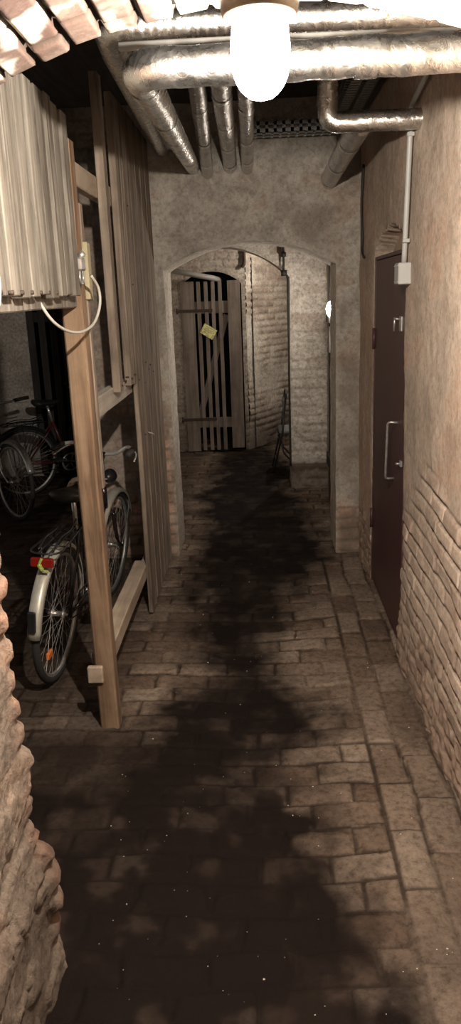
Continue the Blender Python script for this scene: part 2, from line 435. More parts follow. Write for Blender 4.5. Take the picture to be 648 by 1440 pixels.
# ---- right wall with the arched door niche
DY0, DY1, DTOP, DAP = 3.655, 4.665, 1.965, 2.10
def right_fn(Y, Zz):
    d, r, a, b = bricks(Y, Zz, .25, .078, .009, 4, .005)
    edge = fbm(Y*1.6, Zz*1.6, 3.0, 5)
    lim = np.interp(Y, [0, 2.2, 3.2, 3.66, 4.7, 5.3], [1.25, 1.10, 1.0, .72, .3, .35])
    br = sst(.06, -.05, Zz-lim+(edge-.5)*.5)
    rub = sst(.42, .20, Zz + (fbm(Y*3, Zz*3, 9, 4)-.5)*.3)      # crumbling foot of the wall
    cover = sst(.56, .68, fbm(Y*3.3, Zz*3.3, 12, 4))             # joints filled here and there
    jd = sst(.001, .009, d + .004*(fbm(Y*40, Zz*40, 0, 2)-.5))
    disp = br*(1-rub)*((jd*.010)*(1-.5*cover) + (r-.5)*.006 + (.5-b)*.007) - br*.006
    disp = disp + rub*(fbm(Y*14, Zz*14, 4, 5)-.5)*.035 + rub*jd*.006
    disp = disp + (fbm(Y*1.6, Zz*1.6, 0, 3)-.5)*.030 + (fbm(Y*14, Zz*14, 5, 4)-.5)*.006
    jn = (1-sst(-.001, .003, d))*br*(1-rub*.7)*(1-cover*.7)*sst(.22, .42, fbm(Y*8, Zz*8, 14, 3))
    # niche of the steel door
    yc = (DY0+DY1)/2; hw = (DY1-DY0)/2
    n = (fbm(Y*16, Zz*16, 21, 4)-.5)*.035
    top = DTOP + (DAP-DTOP)*np.sqrt(np.clip(1-((Y-yc)/hw)**2, 0, 1))
    inside = np.minimum(hw-np.abs(Y-yc), top-Zz) + n
    k = sst(-.001, .008, inside)
    rim = sst(-.06, 0, inside)*(1-k)
    disp = disp*(1-k) - k*.11 - rim*.006
    jn = jn*(1-k)
    X = .67 - disp
    streak = sst(.5, .72, fbm(Y*7, Zz*.9, 31, 4))*.35
    dirt = np.clip(.55*rub + .5*sst(.25, .0, Zz) + streak*.6 + .35*br*sst(.6, .8, r), 0, .85)
    return xyz(X, Y, Zz), dict(brick=br*(.60-.3*cover)+.0, tint=r, joint=np.clip(jn, 0, 1)*.95, dirt=dirt*.8), None
grid_mesh('wall_right', np.concatenate([lin(-1.2, 1.6, .03)[:-1], lin(1.6, 5.30, .0085)]), lin(-.04, 3.0, .0085), right_fn, 'right')

# ---- cross wall with the arched passage
def arch_sdf(X, Z, xc, hw, spring, rise):
    R = hw*hw/(2*rise)+rise/2; zc = spring+rise-R
    r = np.sqrt((X-xc)**2+(Z-zc)**2)
    return np.maximum(np.abs(X-xc)-hw, np.where(Z > zc, r-R, -9.0))
def snap(X, Z, sd, cell):
    e = 1e-4
    for _ in range(3):
        s = sd(X, Z); gx = (sd(X+e, Z)-s)/e; gz = (sd(X, Z+e)-s)/e
        g = np.sqrt(gx*gx+gz*gz)+1e-9
        m = (s < 0) & (s > -cell)
        X = np.where(m, X-s*gx/g, X); Z = np.where(m, Z-s*gz/g, Z)
    return X, Z
def rough3(P, amp=.012, sc=9):
    x, y, z = P[:, 0], P[:, 1], P[:, 2]
    o = np.stack([fbm(x*sc, y*sc, z*sc+k*40, 3)-.5 for k in range(3)], -1)
    return P + o*amp
def reveal(name, curve, y0, y1, mat, maskfn, step=.012):
    """the soffit and jambs of an opening: curve is a list of (x,z)"""
    C = np.array(curve); L = np.concatenate([[0], np.cumsum(np.sqrt(((C[1:]-C[:-1])**2).sum(1)))])
    def fn(U, V):
        x = np.interp(U, L, C[:, 0]); z = np.interp(U, L, C[:, 1])
        P = xyz(x, V, z); at = maskfn(x, V, z)
        return rough3(P), at, None
    return grid_mesh(name, lin(0, L[-1], step), lin(y0, y1, step), fn, mat)
def arch_curve(xc, hw, spring, rise, n=40, foot=-.03):
    R = hw*hw/(2*rise)+rise/2; zc = spring+rise-R; a = math.asin(hw/R)
    return [(xc-hw, foot)] + [(xc+R*math.sin(-a+2*a*i/n), zc+R*math.cos(-a+2*a*i/n)) for i in range(n+1)] + [(xc+hw, foot)]
A1 = (-.05, .562, 1.965, .165)
def far_fn(X, Z):
    sd = lambda x, z: arch_sdf(x, z, *A1)
    s0 = sd(X, Z); X2, Z2 = snap(X, Z, sd, .011)
    drop = s0 < -.0105
    d, r, a, b = bricks(X, Z, .25, .078, .012, 8, .008)
    jamb = sst(.10, .06, np.abs(X+.65)) * sst(.98, .93, Z+(fbm(X*6, Z*6, 1, 3)-.5)*.1)
    footR = sst(.45, .30, Z+(fbm(X*4, Z*4, 2, 4)-.5)*.5)
    left = sst(-.70, -.74, X)*.35
    br = np.clip(jamb + footR*.75 + left, 0, 1)
    prof = sst(0, .01, d)
    disp = br*(prof*.012+(r-.5)*.006) + (fbm(X*2.2, Z*2.2, 6, 4)-.5)*.05 + (fbm(X*9, Z*9, 6, 4)-.5)*.018
    disp = disp*sst(0, .03, s0) + 0.0
    P = xyz(X2, 5.25-disp, Z2)
    dirt = np.clip(.55*sst(.35, .1, Z) + .55*sst(.52, .75, fbm(X*2.5, Z*4, 17, 5)), 0, .8)
    rim = sst(.05, .0, s0)
    return rough3(P), dict(brick=br*(1-rim*.8), tint=r, joint=(1-prof)*br*.7, dirt=dirt*(1-rim)), drop
grid_mesh('wall_far', lin(-1.22, .80, .010), lin(-.04, 3.0, .010), far_fn, 'far')
def rv_mask(x, y, z):
    d, r, a, b = bricks(y, z, .25, .078, .012, 9, .006)
    br = sst(.9, .5, z)*.5
    return dict(brick=br, tint=r, joint=(1-sst(0, .01, d))*br*.6, dirt=.25*sst(.4, .1, z))
reveal('wall_far_reveal', arch_curve(*A1), 5.25, 5.66, 'white', rv_mask)
def rect_hole(x0, x1, z1):
    return lambda X, Z: np.maximum(np.maximum(x0-X, X-x1), Z-z1)
def simple_wall(name, p0, p1, z0, z1, mat, step=.02, relief=.012, seed=0, brick=.6, amp=.03, dirt0=.3, sdf=None, cell=None, fade=None):
    """wall from p0 to p1 (x,y); relief bulges to the left side of p0->p1"""
    p0 = np.array(p0, float); p1 = np.array(p1, float); L = np.linalg.norm(p1-p0); t = (p1-p0)/L; nrm = np.array([-t[1], t[0]])
    def fn(U, V):
        drop = None; U2, V2 = U, V; fd = 1.0
        if sdf is not None:
            s0 = sdf(U, V); c = cell or step*1.2; drop = s0 < -c*.95; U2, V2 = snap(U, V, sdf, c); fd = sst(0, .03, s0)
        d, r, a, b = bricks(U, V, .25, .078, .012, seed, .010)
        cov = fbm(U*1.7+seed, V*1.7, seed*3.3, 5)
        br = brick*sst(.60, .42, cov)
        prof = sst(0, .01, d)
        disp = (br*(prof*relief+(r-.5)*.006) + (fbm(U*2, V*2, seed+.5, 4)-.5)*amp + (fbm(U*9, V*9, seed+7.5, 4)-.5)*.012)*fd
        P = xyz(p0[0]+t[0]*U2+nrm[0]*disp, p0[1]+t[1]*U2+nrm[1]*disp, V2)
        dirt = np.clip(dirt0*sst(.6, .1, V) + .4*sst(.55, .75, fbm(U*2, V*3, seed+20, 4)), 0, .85)
        return P, dict(brick=br, tint=r, joint=(1-prof)*br*.8, dirt=dirt), drop
    return grid_mesh(name, lin(0, L, step), lin(z0, z1, step), fn, mat)

# passage beyond the arch
simple_wall('wall_right_beyond', (.625, 5.60), (.625, 7.25), -.04, 3.0, 'back', seed=31)
simple_wall('wall_left_beyond', (-1.05, 9.2), (-1.05, 5.6), -.04, 3.0, 'back', seed=32, brick=.9)
# second cross wall with arch and whitewashed pillar
A2 = (-.35, .626, 1.94, .272)
def second_fn(X, Z):
    sd = lambda x, z: arch_sdf(x, z, *A2)
    s0 = sd(X, Z); X2, Z2 = snap(X, Z, sd, .013); drop = s0 < -.0125
    d, r, a, b = bricks(X, Z, .27, .085, .016, 12, .012)
    prof = sst(-.004, .016, d)
    pil = (X > .27)
    disp = (prof*.010 + (r-.5)*.006)*sst(2.0, 1.9, Z)*sst(.40, .55, fbm(X*4, Z*4, 13, 4)) + (fbm(X*5, Z*7, 3, 4)-.5)*.045 + (fbm(X*18, Z*18, 3, 4)-.5)*.012
    plinth = (Z < .215)
    disp = disp + np.where(plinth, .035+(fbm(X*12, Z*12, 3, 4)-.5)*.03, 0)
    disp = disp*sst(-.0, .02, s0)
    P = xyz(X2, 7.18-disp, Z2)
    band = np.exp(-((Z-.215)/.02)**2)*.9 + sst(.14, .215, Z)*sst(.26, .2, Z)*sst(.45, .6, fbm(X*12, Z*7, 5, 3))*.9
    redp = sst(.86, .9, r)*sst(1.1, 1.2, Z)*.9
    drt = np.clip(band + sst(.22, .19, Z)*.45 + .25*sst(.35, .2, Z), 0, .95)
    return P, dict(brick=np.clip(redp+.12+sst(.22, .2, Z)*.5, 0, 1), tint=r*.4+.1, joint=(1-prof)*.35*sst(2., 1.9, Z)*sst(.45, .6, fbm(X*4, Z*4, 13, 4)), dirt=drt), drop
grid_mesh('wall_pillar', lin(-1.1, .66, .012), lin(-.04, 3.0, .012), second_fn, 'white')
reveal('wall_pillar_reveal', arch_curve(*A2), 7.18, 7.55, 'back', rv_mask)
# room at the end
D2 = (.515, .352, 1.93, .135)      # along the wall from x=-1.05
simple_wall('wall_end', (-1.05, 9.15), (-.12, 9.15), -.04, 3.0, 'back', seed=33, brick=.9, step=.015,
            sdf=None) if False else None
def end_fn(X, Z):
    sd = lambda x, z: arch_sdf(x, z, -.53, .345, 1.92, .14)
    s0 = sd(X, Z); X2, Z2 = snap(X, Z, sd, .014); drop = s0 < -.0135
    d, r, a, b = bricks(X, Z, .25, .078, .012, 14, .010); prof = sst(0, .01, d)
    br = .45+.5*sst(.5, .6, fbm(X*2, Z*2, 4, 4))
    disp = (prof*.012*br + (fbm(X*4, Z*4, 3, 4)-.5)*.03)*sst(0, .03, s0)
    return xyz(X2, 9.15-disp, Z2), dict(brick=br, tint=r*.6, joint=(1-prof)*br*.5, dirt=.5*sst(.8, .1, Z)), drop
grid_mesh('wall_end', lin(-1.08, -.14, .013), lin(-.04, 3.0, .013), end_fn, 'back')
simple_wall('wall_end_angled', (1.0, 11.15), (-.14, 9.15), -.04, 3.0, 'white', seed=35, brick=1.0, step=.015, relief=.018, dirt0=.75, amp=.05)
simple_wall('wall_right_end', (1.0, 7.2), (1.0, 11.2), -.04, 3.0, 'back', seed=36)
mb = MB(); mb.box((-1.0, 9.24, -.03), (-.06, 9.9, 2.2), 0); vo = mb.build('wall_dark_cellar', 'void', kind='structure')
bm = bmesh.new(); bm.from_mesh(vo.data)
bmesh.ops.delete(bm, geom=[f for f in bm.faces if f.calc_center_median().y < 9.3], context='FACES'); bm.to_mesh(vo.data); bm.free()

# storage room
GX0, GX1 = 1.05, 1.83
simple_wall('wall_storage_back', (-3.4, 8.0), (-1.1, 8.0), -.04, 3.0, 'store', seed=41, brick=.25, sdf=rect_hole(GX0, GX1, 2.1), dirt0=.2).scale = (1, 1, 1)
simple_wall('wall_storage_left', (-3.38, 1.7), (-3.38, 8.05), -.04, 3.0, 'store', seed=42, step=.03, sdf=rect_hole(1.2, 4.2, 2.2), cell=.04).scale = (1, 1, 1)  # opening added in this unseen wall to let in dim ambient light
simple_wall('wall_storage_right', (-1.18, 8.05), (-1.18, 5.25), -.04, 3.0, 'store', seed=43, step=.03)
mb = MB(); mb.box((-2.42, 8.05, -.03), (-1.5, 8.7, 2.2), 0); vo = mb.build('wall_storage_recess', 'void', kind='structure')
bm = bmesh.new(); bm.from_mesh(vo.data)
bmesh.ops.delete(bm, geom=[f for f in bm.faces if f.calc_center_median().y < 8.1], context='FACES'); bm.to_mesh(vo.data); bm.free()

# near pier on the left: a path that runs along the passage face, turns the corner, runs into the storage room
def pier_fn(U, V):
    Lf = 2.2; rc = .025
    row = np.floor(V/.078).astype(np.int64); rr = _h(row, row*0+3, row*0)
    d, r, a, b = bricks(U, V, .25, .078, .014, 21, .012)
    prof = sst(-.002, .018, d)
    u = U
    ang = np.clip((u-Lf)/rc, 0, PI/2)
    y = np.where(u < Lf, 1.757-rc-Lf+u, 1.757-rc+rc*np.sin(ang))
    x = np.where(u < Lf, -.633, -.633-rc+rc*np.cos(ang)) - np.clip(u-Lf-rc*PI/2, 0, 9)
    nx, ny = np.cos(ang), np.sin(ang)
    near = np.exp(-np.clip(np.abs(u-Lf-.02)-.03, 0, 9)/.018)
    lumps = (rr-.5)*.042*near*sst(.3, .45, V)*sst(0, .02, np.minimum(b, 1-b)*.078)
    foot = sst(.40, .33, V)
    disp = prof*.014*near + (r-.5)*.010*near + .012*sst(.50, .46, fbm(U*9, V*12, 77, 5))*sst(.9, .5, V) + (fbm(U*3, V*3, 3, 3)-.5)*.035 + (fbm(U*13, V*13, 3, 6)-.5)*.020 + (fbm(U*45, V*45, 3, 4)-.5)*.010 + foot*.030
    x = x + nx*disp - .01
    y = y + ny*disp + lumps - .02*(1-foot) + near*(fbm(V*9, V*0+3, 4, 3)-.5)*.03
    expo = np.clip(near*1.0 + sst(1.0, 1.2, V) + .8*sst(.58, .66, fbm(U*5, V*5, 8, 4)), 0, 1)*sst(.3, .5, V+.3*near)
    smear = sst(.45, .6, fbm(U*10, V*10, 12, 4))
    return xyz(x, y, V), dict(brick=expo*(1-.55*smear), tint=r, joint=(1-prof)*.5*expo, dirt=np.clip(foot*.55*(.4+fbm(U*9, V*9, 1, 3)) + .25*sst(.55, .7, fbm(U*5, V*5, 44, 4)), 0, .8)), None
uu = np.concatenate([lin(0, 1.0, .03)[:-1], lin(1.0, 2.35, .0075)[:-1], lin(2.35, 5.0, .04)])
grid_mesh('wall_left', uu, lin(-.04, 2.4, .0075), pier_fn, 'pier')

# brick arch over the camera: soffit, then up the far face
RA, HA = 1.30, 2.362
def soffit_fn(U, V):
    # V = arc position across the passage (x), U = along the passage then up
    Lf = 1.5; rc = .012
    colw = .0745
    k = np.floor(V/colw + .06*(fbm(U*3, V*2, 1, 2)-.5)).astype(np.int64)
    rk = _h(k, k*0+9, k*0)
    d, r, a, b = bricks(U+rk*.1, V, .25, colw, .009, 25, .003)
    prof = sst(-.001, .004, d)
    ang = np.clip((U-Lf)/rc, 0, PI/2)
    y = np.where(U < Lf, 1.757-rc-Lf+U, 1.757-rc+rc*np.sin(ang))
    up = rc*(1-np.cos(ang)) + np.clip(U-Lf-rc*PI/2, 0, 9)
    th = V/RA
    rad = RA + up
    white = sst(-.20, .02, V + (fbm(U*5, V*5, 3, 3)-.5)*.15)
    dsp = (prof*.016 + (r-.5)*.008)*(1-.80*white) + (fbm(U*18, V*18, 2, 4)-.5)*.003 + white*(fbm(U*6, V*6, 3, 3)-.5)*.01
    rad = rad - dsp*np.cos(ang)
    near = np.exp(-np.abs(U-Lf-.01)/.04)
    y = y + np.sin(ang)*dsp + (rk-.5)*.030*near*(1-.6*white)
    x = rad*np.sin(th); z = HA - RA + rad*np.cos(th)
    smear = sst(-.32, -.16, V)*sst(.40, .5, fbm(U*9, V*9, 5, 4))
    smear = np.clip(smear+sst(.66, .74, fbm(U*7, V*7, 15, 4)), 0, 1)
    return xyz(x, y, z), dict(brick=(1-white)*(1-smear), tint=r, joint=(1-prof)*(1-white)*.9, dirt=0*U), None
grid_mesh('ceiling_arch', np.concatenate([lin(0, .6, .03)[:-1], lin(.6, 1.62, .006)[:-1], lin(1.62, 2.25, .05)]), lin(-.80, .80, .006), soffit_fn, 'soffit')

# ceiling of dark boards
def ceil_fn(X, Y):
    b = (X/.14) % 1.0
    z = CEIL + .02*sst(.05, .0, np.minimum(b, 1-b)) + (fbm(X*3, Y*3, 3, 3)-.5)*.02
    return xyz(X, Y, z), dict(tint=_h(np.floor(X/.14).astype(np.int64), X.astype(np.int64)*0, X.astype(np.int64)*0)), None
grid_mesh('ceiling', lin(-3.45, 1.95, .02), lin(1.7, 11.4, .06), ceil_fn, 'ceilwood', flip=True)
def vault_fn(X, Y):   # low vault over the near passage behind the camera
    return xyz(X, Y, 2.62 - .25*X*X + (fbm(X*3, Y*3, 3, 3)-.5)*.02), dict(), None
# near floor-to-ceiling filler above the pier on the storage side
simple_wall('wall_storage_near', (-.55, 1.80), (-3.4, 1.80), 2.25, 3.0, 'store', seed=51, step=.04)

# steel door leaf in the right niche
door = empty('door_1', (.70, 4.16, 0), kind='structure')
mb = MB(); mb.box((.0-.015, -.49, .02), (.0+.02, .495, 1.955), .003); mb.build('door_leaf', 'maroon', door)
mb = MB(); mb.box((-.02, -.515, .0), (.03, -.492, 1.975), .002); mb.box((-.02, .497, .0), (.03, .515, 1.975), .002); mb.box((-.02, -.49, 1.957), (.03, .49, 1.975), .002)
mb.build('door_frame', 'maroon', door)
mb = MB(); mb.tube(lerp_path([(-.012, -.30, 1.150), (-.062, -.285, 1.152), (-.062, -.245, .850), (-.012, -.235, .848)], .02, .018), .0065, 10)
mb.build('door_handle', 'steel', door)
mb = MB(); mb.box((-.022, -.37, 1.60), (-.014, -.32, 1.67), .002); mb.tube([(-.016, -.345, 1.655), (-.05, -.345, 1.66)], .006, 8)
mb.tube([(-.046, -.335, 1.665), (-.046, -.32, 1.60)], .005, 8); mb.build('lock', 'steel', door)
mb = MB(); mb.box((-.026, -.455, .955), (-.014, -.425, .985), .002); mb.tube([(-.02, -.44, .97), (-.045, -.44, .97)], .006, 8); mb.build('latch_knob', 'steel', door)
mb = MB()
for z in (.42, 1.52): mb.tube([(-.022, .503, z-.06), (-.022, .503, z+.06)], .010, 8)
mb.build('hinge', 'maroon', door)

# dark wooden door on the right beyond the arch
dd = empty('door_3', (.61, 5.72, 0), kind='structure')
mb = MB()
for i in range(7): mb.box((-.022, i*.135, .02), (0, i*.135+.13, 2.0), .003)
mb.build('door_boards', 'darkwood', dd)
mb = MB(); mb.box((-.045, .02, .35), (-.023, .92, .45), .003); mb.box((-.045, .02, 1.55), (-.023, .92, 1.65), .003); mb.build('door_ledge', 'darkwood', dd)

# slatted door at the end of the passage
sd = empty('door_2', (-.88, 9.10, 0), kind='structure')
mb = MB(); mb.box((0, -.03, .0), (.155, 0, 1.96), .003, rough=.00045); mb.build('side_board', 'doorwood', sd)
mb = MB(); mb.box((.535, -.03, .03), (.680, 0, 1.955), .003, rough=.00045); mb.build('side_board', 'doorwood', sd)
for i, x in enumerate((.185, .270, .350, .430)):
    lean = .010*i
    mb = MB(); mb.box((x, -.03, .01), (x+.042, -.005, 1.955), .002, rough=.00045); mb.build('slat', 'doorwood', sd)
mb = MB(); mb.box((.03, -.005, 1.60), (.66, .022, 1.735), .003); mb.build('cross_rail', 'doorwood', sd)
mb = MB(); mb.box((.03, -.005, .28), (.66, .022, .40), .003); mb.build('cross_rail', 'doorwood', sd)
a = math.atan2(1.18, .36); Lb = math.hypot(1.18, .36)
mt = Matrix.Translation((.155, 0, .40)) @ Matrix.Rotation(-a, 4, 'Y')
mb = MB(); mb.box((0, 0, -.035), (Lb, .024, .035), .003, mat=mt); mb.build('diagonal_brace', 'doorwood', sd)
for z in (1.635, .385):
    mb = MB(); mb.box((-.04, -.038, z-.016), (.36, -.031, z+.016), .002); mb.tube([(-.045, -.03, z-.03), (-.045, -.03, z+.03)], .012, 8)
    mb.build('strap_hinge', 'rust', sd)

# dark slatted gate at the back of the storage room
gt = empty('door_4', (-2.35, 7.95, 0), kind='structure')
mb = MB()
for i, x in enumerate(np.arange(0, .78, .115)): mb.box((x, 0, .03), (x+.07, .022, 2.05), .002)
mb.build('gate_slats', 'darkwood', gt)
mb = MB(); mb.box((0, .022, .4), (.78, .05, .5), .002); mb.box((0, .022, 1.6), (.78, .05, 1.7), .002); mb.build('gate_rails', 'darkwood', gt)

# ============================================================ LAMPS
lp = empty('cellar_lamp', (.016, 1.50, 2.345), 'large oval white glass lamp glowing under the brick arch', 'lamp')
mb = MB(); mb.lathe([(.0, .02), (.066, .02), (.068, -.070), (.064, -.088), (.056, -.091), (.0, -.086)], 40, cap=False); mb.build('lamp_holder', 'porcelain', lp, label='tan porcelain lamp holder')
prof = []
for i in range(25):
    t = i/24; z = -.086 - .134*t
    r = .046 + .006*math.sin(min(1, t/.45)*PI/2) if t < .45 else .052*math.sqrt(max(0, 1-((t-.45)/.55)**2.3))
    prof.append((max(r, .0005), z))
mb = MB(); mb.lathe(prof, 40); mb.build('lamp_glass', 'lampglass', lp, label='glowing opal glass')

ld = bpy.data.lights.new('bulb', 'POINT'); ld.energy = LAMP_POWER; ld.color = LAMP_COLOR; ld.shadow_soft_size = .016
lo = bpy.data.objects.new('bulb', ld); COL.objects.link(lo); lo.parent = lp; lo.location = (0, 0, -.145)
l2 = empty('wall_lamp', (.60, 6.33, 1.657), 'small round glowing lamp half hidden behind the right edge of the archway', 'lamp')
mt = Matrix.Rotation(-PI/2, 4, 'Y')
mb = MB(); mb.lathe([(.0, -.022), (.080, -.022), (.080, .004), (.0, .004)], 32, mat=mt, cap=False); mb.build('lamp_base', 'conduit', l2)
mb = MB(); mb.lathe([(.072*math.cos(q), .004+.055*math.sin(q)) for q in np.linspace(0, PI/2*.99, 9)], 32, mat=mt); mb.build('lamp_glass', 'lampglass2', l2)
l3 = empty('cellar_lamp', (.62, 8.6, 2.32), 'unseen lamp added behind the whitewashed pillar to light the end room', 'lamp')  # lamp added out of view to brighten the end room
mb = MB(); mb.lathe([(.0, .06), (.055, .06), (.06, .0), (.05, -.01), (.0, -.005)], 24, cap=False); mb.tube([(0, 0, .05), (0, 0, .64)], .012, 10); mb.build('lamp_holder', 'steel', l3)
mb = MB(); mb.lathe([(.05*math.sin(q), -.06-.055*math.cos(q)) for q in np.linspace(.02, PI*.95, 12)], 24); mb.build('lamp_glass', opal('lit_opal_globe', LAMP_COLOR, 9), l3)
ld = bpy.data.lights.new('bulb', 'POINT'); ld.energy = ADDED_LAMP_POWER; ld.color = LAMP_COLOR; ld.shadow_soft_size = .02
lo = bpy.data.objects.new('bulb', ld); COL.objects.link(lo); lo.parent = l3; lo.location = (0, 0, -.06)
mb = MB(); mb.box((.575, 6.43, 1.31), (.60, 6.50, 1.52), .004); mb.build('switch_box', 'conduit', label='narrow white switch box below the glowing wall lamp', cat='switch')

# ============================================================ PIPES
def pipe(name, pts, r, mat, label, cat='pipe', bend=.06, seg=24, wr=.004, group=None, gore=True, bands=True):
    P = lerp_path(pts, .012, bend)
    rs = [r*(1+0*i) for i in range(len(P))]
    mb = MB(); mb.tube(P, rs, seg)
    V = np.array(mb.v); Cn = np.repeat(np.array([list(p) for p in P]), seg, 0)
    n = (V-Cn); n = n/np.linalg.norm(n, axis=1, keepdims=True)
    off = (fbm(V[:, 0]*22, V[:, 1]*22, V[:, 2]*22, 4)-.5)*wr*2 + (fbm(V[:, 0]*60, V[:, 1]*60, V[:, 2]*60, 2)-.5)*wr*.6
    V = V + n*off[:, None]; mb.v = [tuple(p) for p in V]
    o = mb.build(name, mat, label=label, cat=cat, group=group)
    if bands:
        Lt = 0; nxt = .38
        for i in range(1, len(P)-4):
            Lt += (P[i]-P[i-1]).length
            if Lt > nxt:
                nxt += .62 + .1*math.sin(i); bd = MB()
                bd.tube([P[i], P[i+1], P[i+2], P[i+3], P[i+4]], r*1.015+wr*.4, seg, caps=False)
                bd.build('tape_band', 'foil', o)
    return o
PA = .042
pipe('insulated_pipe', [(.665, 1.95, 2.303), (-.262, 1.95, 2.302), (-.385, 5.235, 2.58)], PA, 'foil', 'thick foil wrapped pipe crossing just behind the lamp and bending away at its left end', bend=.075, wr=.0045)
# corrugated pipe behind and above, turning away on the left
P = lerp_path([(.66, 2.28, 2.485), (-.385, 2.28, 2.49), (-.575, 5.235, 2.69)], .008, .08)
mb = MB(); rs = [.036 + (.0022*math.sin(i*PI/1.5) if p.x < -.02 and p.y < 2.35 else 0) + .008*sst(2.3, 2.6, p.y) for i, p in enumerate(P)]
mb.tube(P, [float(x) for x in rs], 24); mb.build('flexible_pipe', 'foil', label='ribbed foil pipe above and behind the thick crossing pipe, bending away at far left', cat='pipe')
mb = MB(); mb.tube([(-.33, 2.16, 2.408), (.665, 2.16, 2.402)], .0115, 16); mb.build('bare_pipe', 'bareg', label='thin bare grey pipe between the two crossing foil pipes', cat='pipe')
pipe('insulated_pipe', [(-.20, 2.95, 2.95), (-.20, 2.95, 2.62), (-.295, 5.235, 2.545)], .036, 'foilr', 'foil pipe dropping beside the thick bend, just right of it', group='straight foil pipes running into the far wall', bend=.07)
pipe('insulated_pipe', [(-.115, 2.85, 2.95), (-.115, 2.85, 2.60), (-.150, 5.235, 2.575)], .042, 'foilr', 'foil pipe between two thinner foil pipes, middle one of the straight three', group='straight foil pipes running into the far wall', bend=.07)
pipe('insulated_pipe', [(-.02, 3.0, 2.95), (-.02, 3.0, 2.62), (-.045, 5.235, 2.56)], .036, 'foilr', 'foil pipe nearest the lamp, rightmost of the bundle entering the far wall', group='straight foil pipes running into the far wall', bend=.07)
pipe('insulated_pipe', [(.298, 3.4, 2.95), (.298, 3.4, 2.447), (.70, 3.4, 2.447)], .040, 'foil', 'short foil elbow pipe coming down and turning into the right wall', bend=.05)
pipe('insulated_pipe', [(.437, 3.47, 2.455), (.467, 5.235, 2.47)], .052, 'foilr', 'thick dull foil pipe sloping to the far wall below the right elbow', bend=.05)
mb = MB(); mb.tube([(-3.3, 2.9, 2.78), (-.30, 2.9, 2.76)], .035, 16); mb.build('drain_pipe', 'black', label='black pipe under the ceiling above the wooden slats', cat='pipe')
mb = MB(); mb.tube(smooth_path([(-.60, 2.88, 2.74), (-.60, 2.85, 2.68), (-.59, 2.85, 2.65), (-.57, 2.85, 2.67)]), .006, 8); mb.build('hook', 'cable', label='tiny white hook hanging under the black pipe at top left', cat='hook')

# cable tray across the far wall
def cable_tray(name, x0, x1, y, z, wd, label, along='x'):
    t = empty(name, (0, 0, 0), label, 'cable tray', 'cable trays under the ceiling')
    mb = MB(); n = int((x1-x0)/.05)
    def bx(m, a, b):
        if along == 'x': m.box(a, b, 0)
        else: m.box((a[1], a[0], a[2]), (b[1], b[0], b[2]), 0)
    # base strips leave the slots open between them
    for yy in (y, y+wd*.5-.012, y+wd-.024): bx(mb, (x0, yy, z), (x1, yy+.024, z+.002))
    for i in range(n+1): bx(mb, (x0+i*.05, y, z), (x0+i*.05+.034, y+wd, z+.002))
    mb.build('tray_base', 'tray', t)
    mb = MB()
    for i in range(n):
        bx(mb, (x0+i*.05, y-.002, z), (x0+i*.05+.018, y, z+.055))
    bx(mb, (x0, y-.002, z), (x1, y, z+.018)); bx(mb, (x0, y-.002, z+.036), (x1, y, z+.055)); bx(mb, (x0, y+wd, z), (x1, y+wd+.002, z+.055))
    mb.build('tray_side', 'tray', t)
    return t
cable_tray('cable_tray', -.03, .66, 4.95, 2.71, .2, 'slotted grey metal cable tray under the ceiling across the far wall')
cable_tray('cable_tray', 3.3, 4.92, .46, 2.78, .18, 'dark cable tray running lengthwise along the right wall under the ceiling', 'y')
mb = MB()
for k in range(3): mb.tube(smooth_path([(.49+k*.05, 3.3, 2.795), (.50+k*.05, 4.0, 2.793), (.49+k*.05, 4.6, 2.793), (.50+k*.05, 4.9, 2.793)]), .010, 8)
mb.build('cable_bundle', 'blackm', label='three black cables lying in the lengthwise tray by the right wall', cat='cable')

# conduit, box and cables
cd = empty('conduit', (.655, 3.5, 2.2), 'grey plastic conduit running down the right wall to a junction box', 'conduit')
mb = MB(); mb.tube(lerp_path([(-.012, .055, -.30), (-.012, -.034, .31), (-.012, -.36, .36), (-.012, -.9, .42)], .05, .012), .0115, 12); mb.build('conduit_tube', 'conduit', cd)
for (y, z) in ((-.018, .205), (.028, -.205)):
    mb = MB(); mb.box((-.026, y-.016, z-.008), (.004, y+.016, z+.008), .002); mb.build('clip', 'conduit', cd)
jb = MB(); jb.box((.61, 3.50, 1.815), (.672, 3.60, 1.905), .004)
j = jb.build('junction_box', 'conduit', label='square pale grey junction box at the foot of the conduit beside the steel door', cat='junction box')
for (y, z) in ((3.512, 1.827), (3.588, 1.827), (3.512, 1.893), (3.588, 1.893)):
    mb = MB(); mb.tube([(.612, y, z), (.607, y, z)], .003, 8); mb.build('screw', 'steel', j)
mb = MB(); mb.tube(smooth_path([(.655, 5.02, 2.52), (.645, 5.02, 2.30), (.652, 5.02, 2.1), (.648, 4.99, 2.02), (.648, 4.90, 1.985)]), .008, 8)
mb.build('black_cable', 'blackm', label='black cable clipped down the corner between far wall and steel door', cat='cable')
pp = MB(); pp.tube(smooth_path([(.236, 7.12, 2.32), (.236, 7.12, 2.05), (.236, 7.12, 1.97), (.27, 7.12, 1.93), (.276, 7.12, 1.85), (.270, 7.12, 1.2), (.270, 7.12, .6), (.270, 7.12, .22)]), .010, 8)
pp.lathe([(.0, -.02), (.022, -.02), (.022, .02), (.0, .02)], 12, mat=Matrix.Translation((.236, 7.11, 2.12)), cap=False)
pp.lathe([(.0, -.025), (.026, -.025), (.026, .025), (.0, .025)], 12, mat=Matrix.Translation((.238, 7.11, 1.965)), cap=False)
pp.build('black_wall_pipe', 'blackm', label='thin black pipe running down the left edge of the whitewashed pillar', cat='pipe')
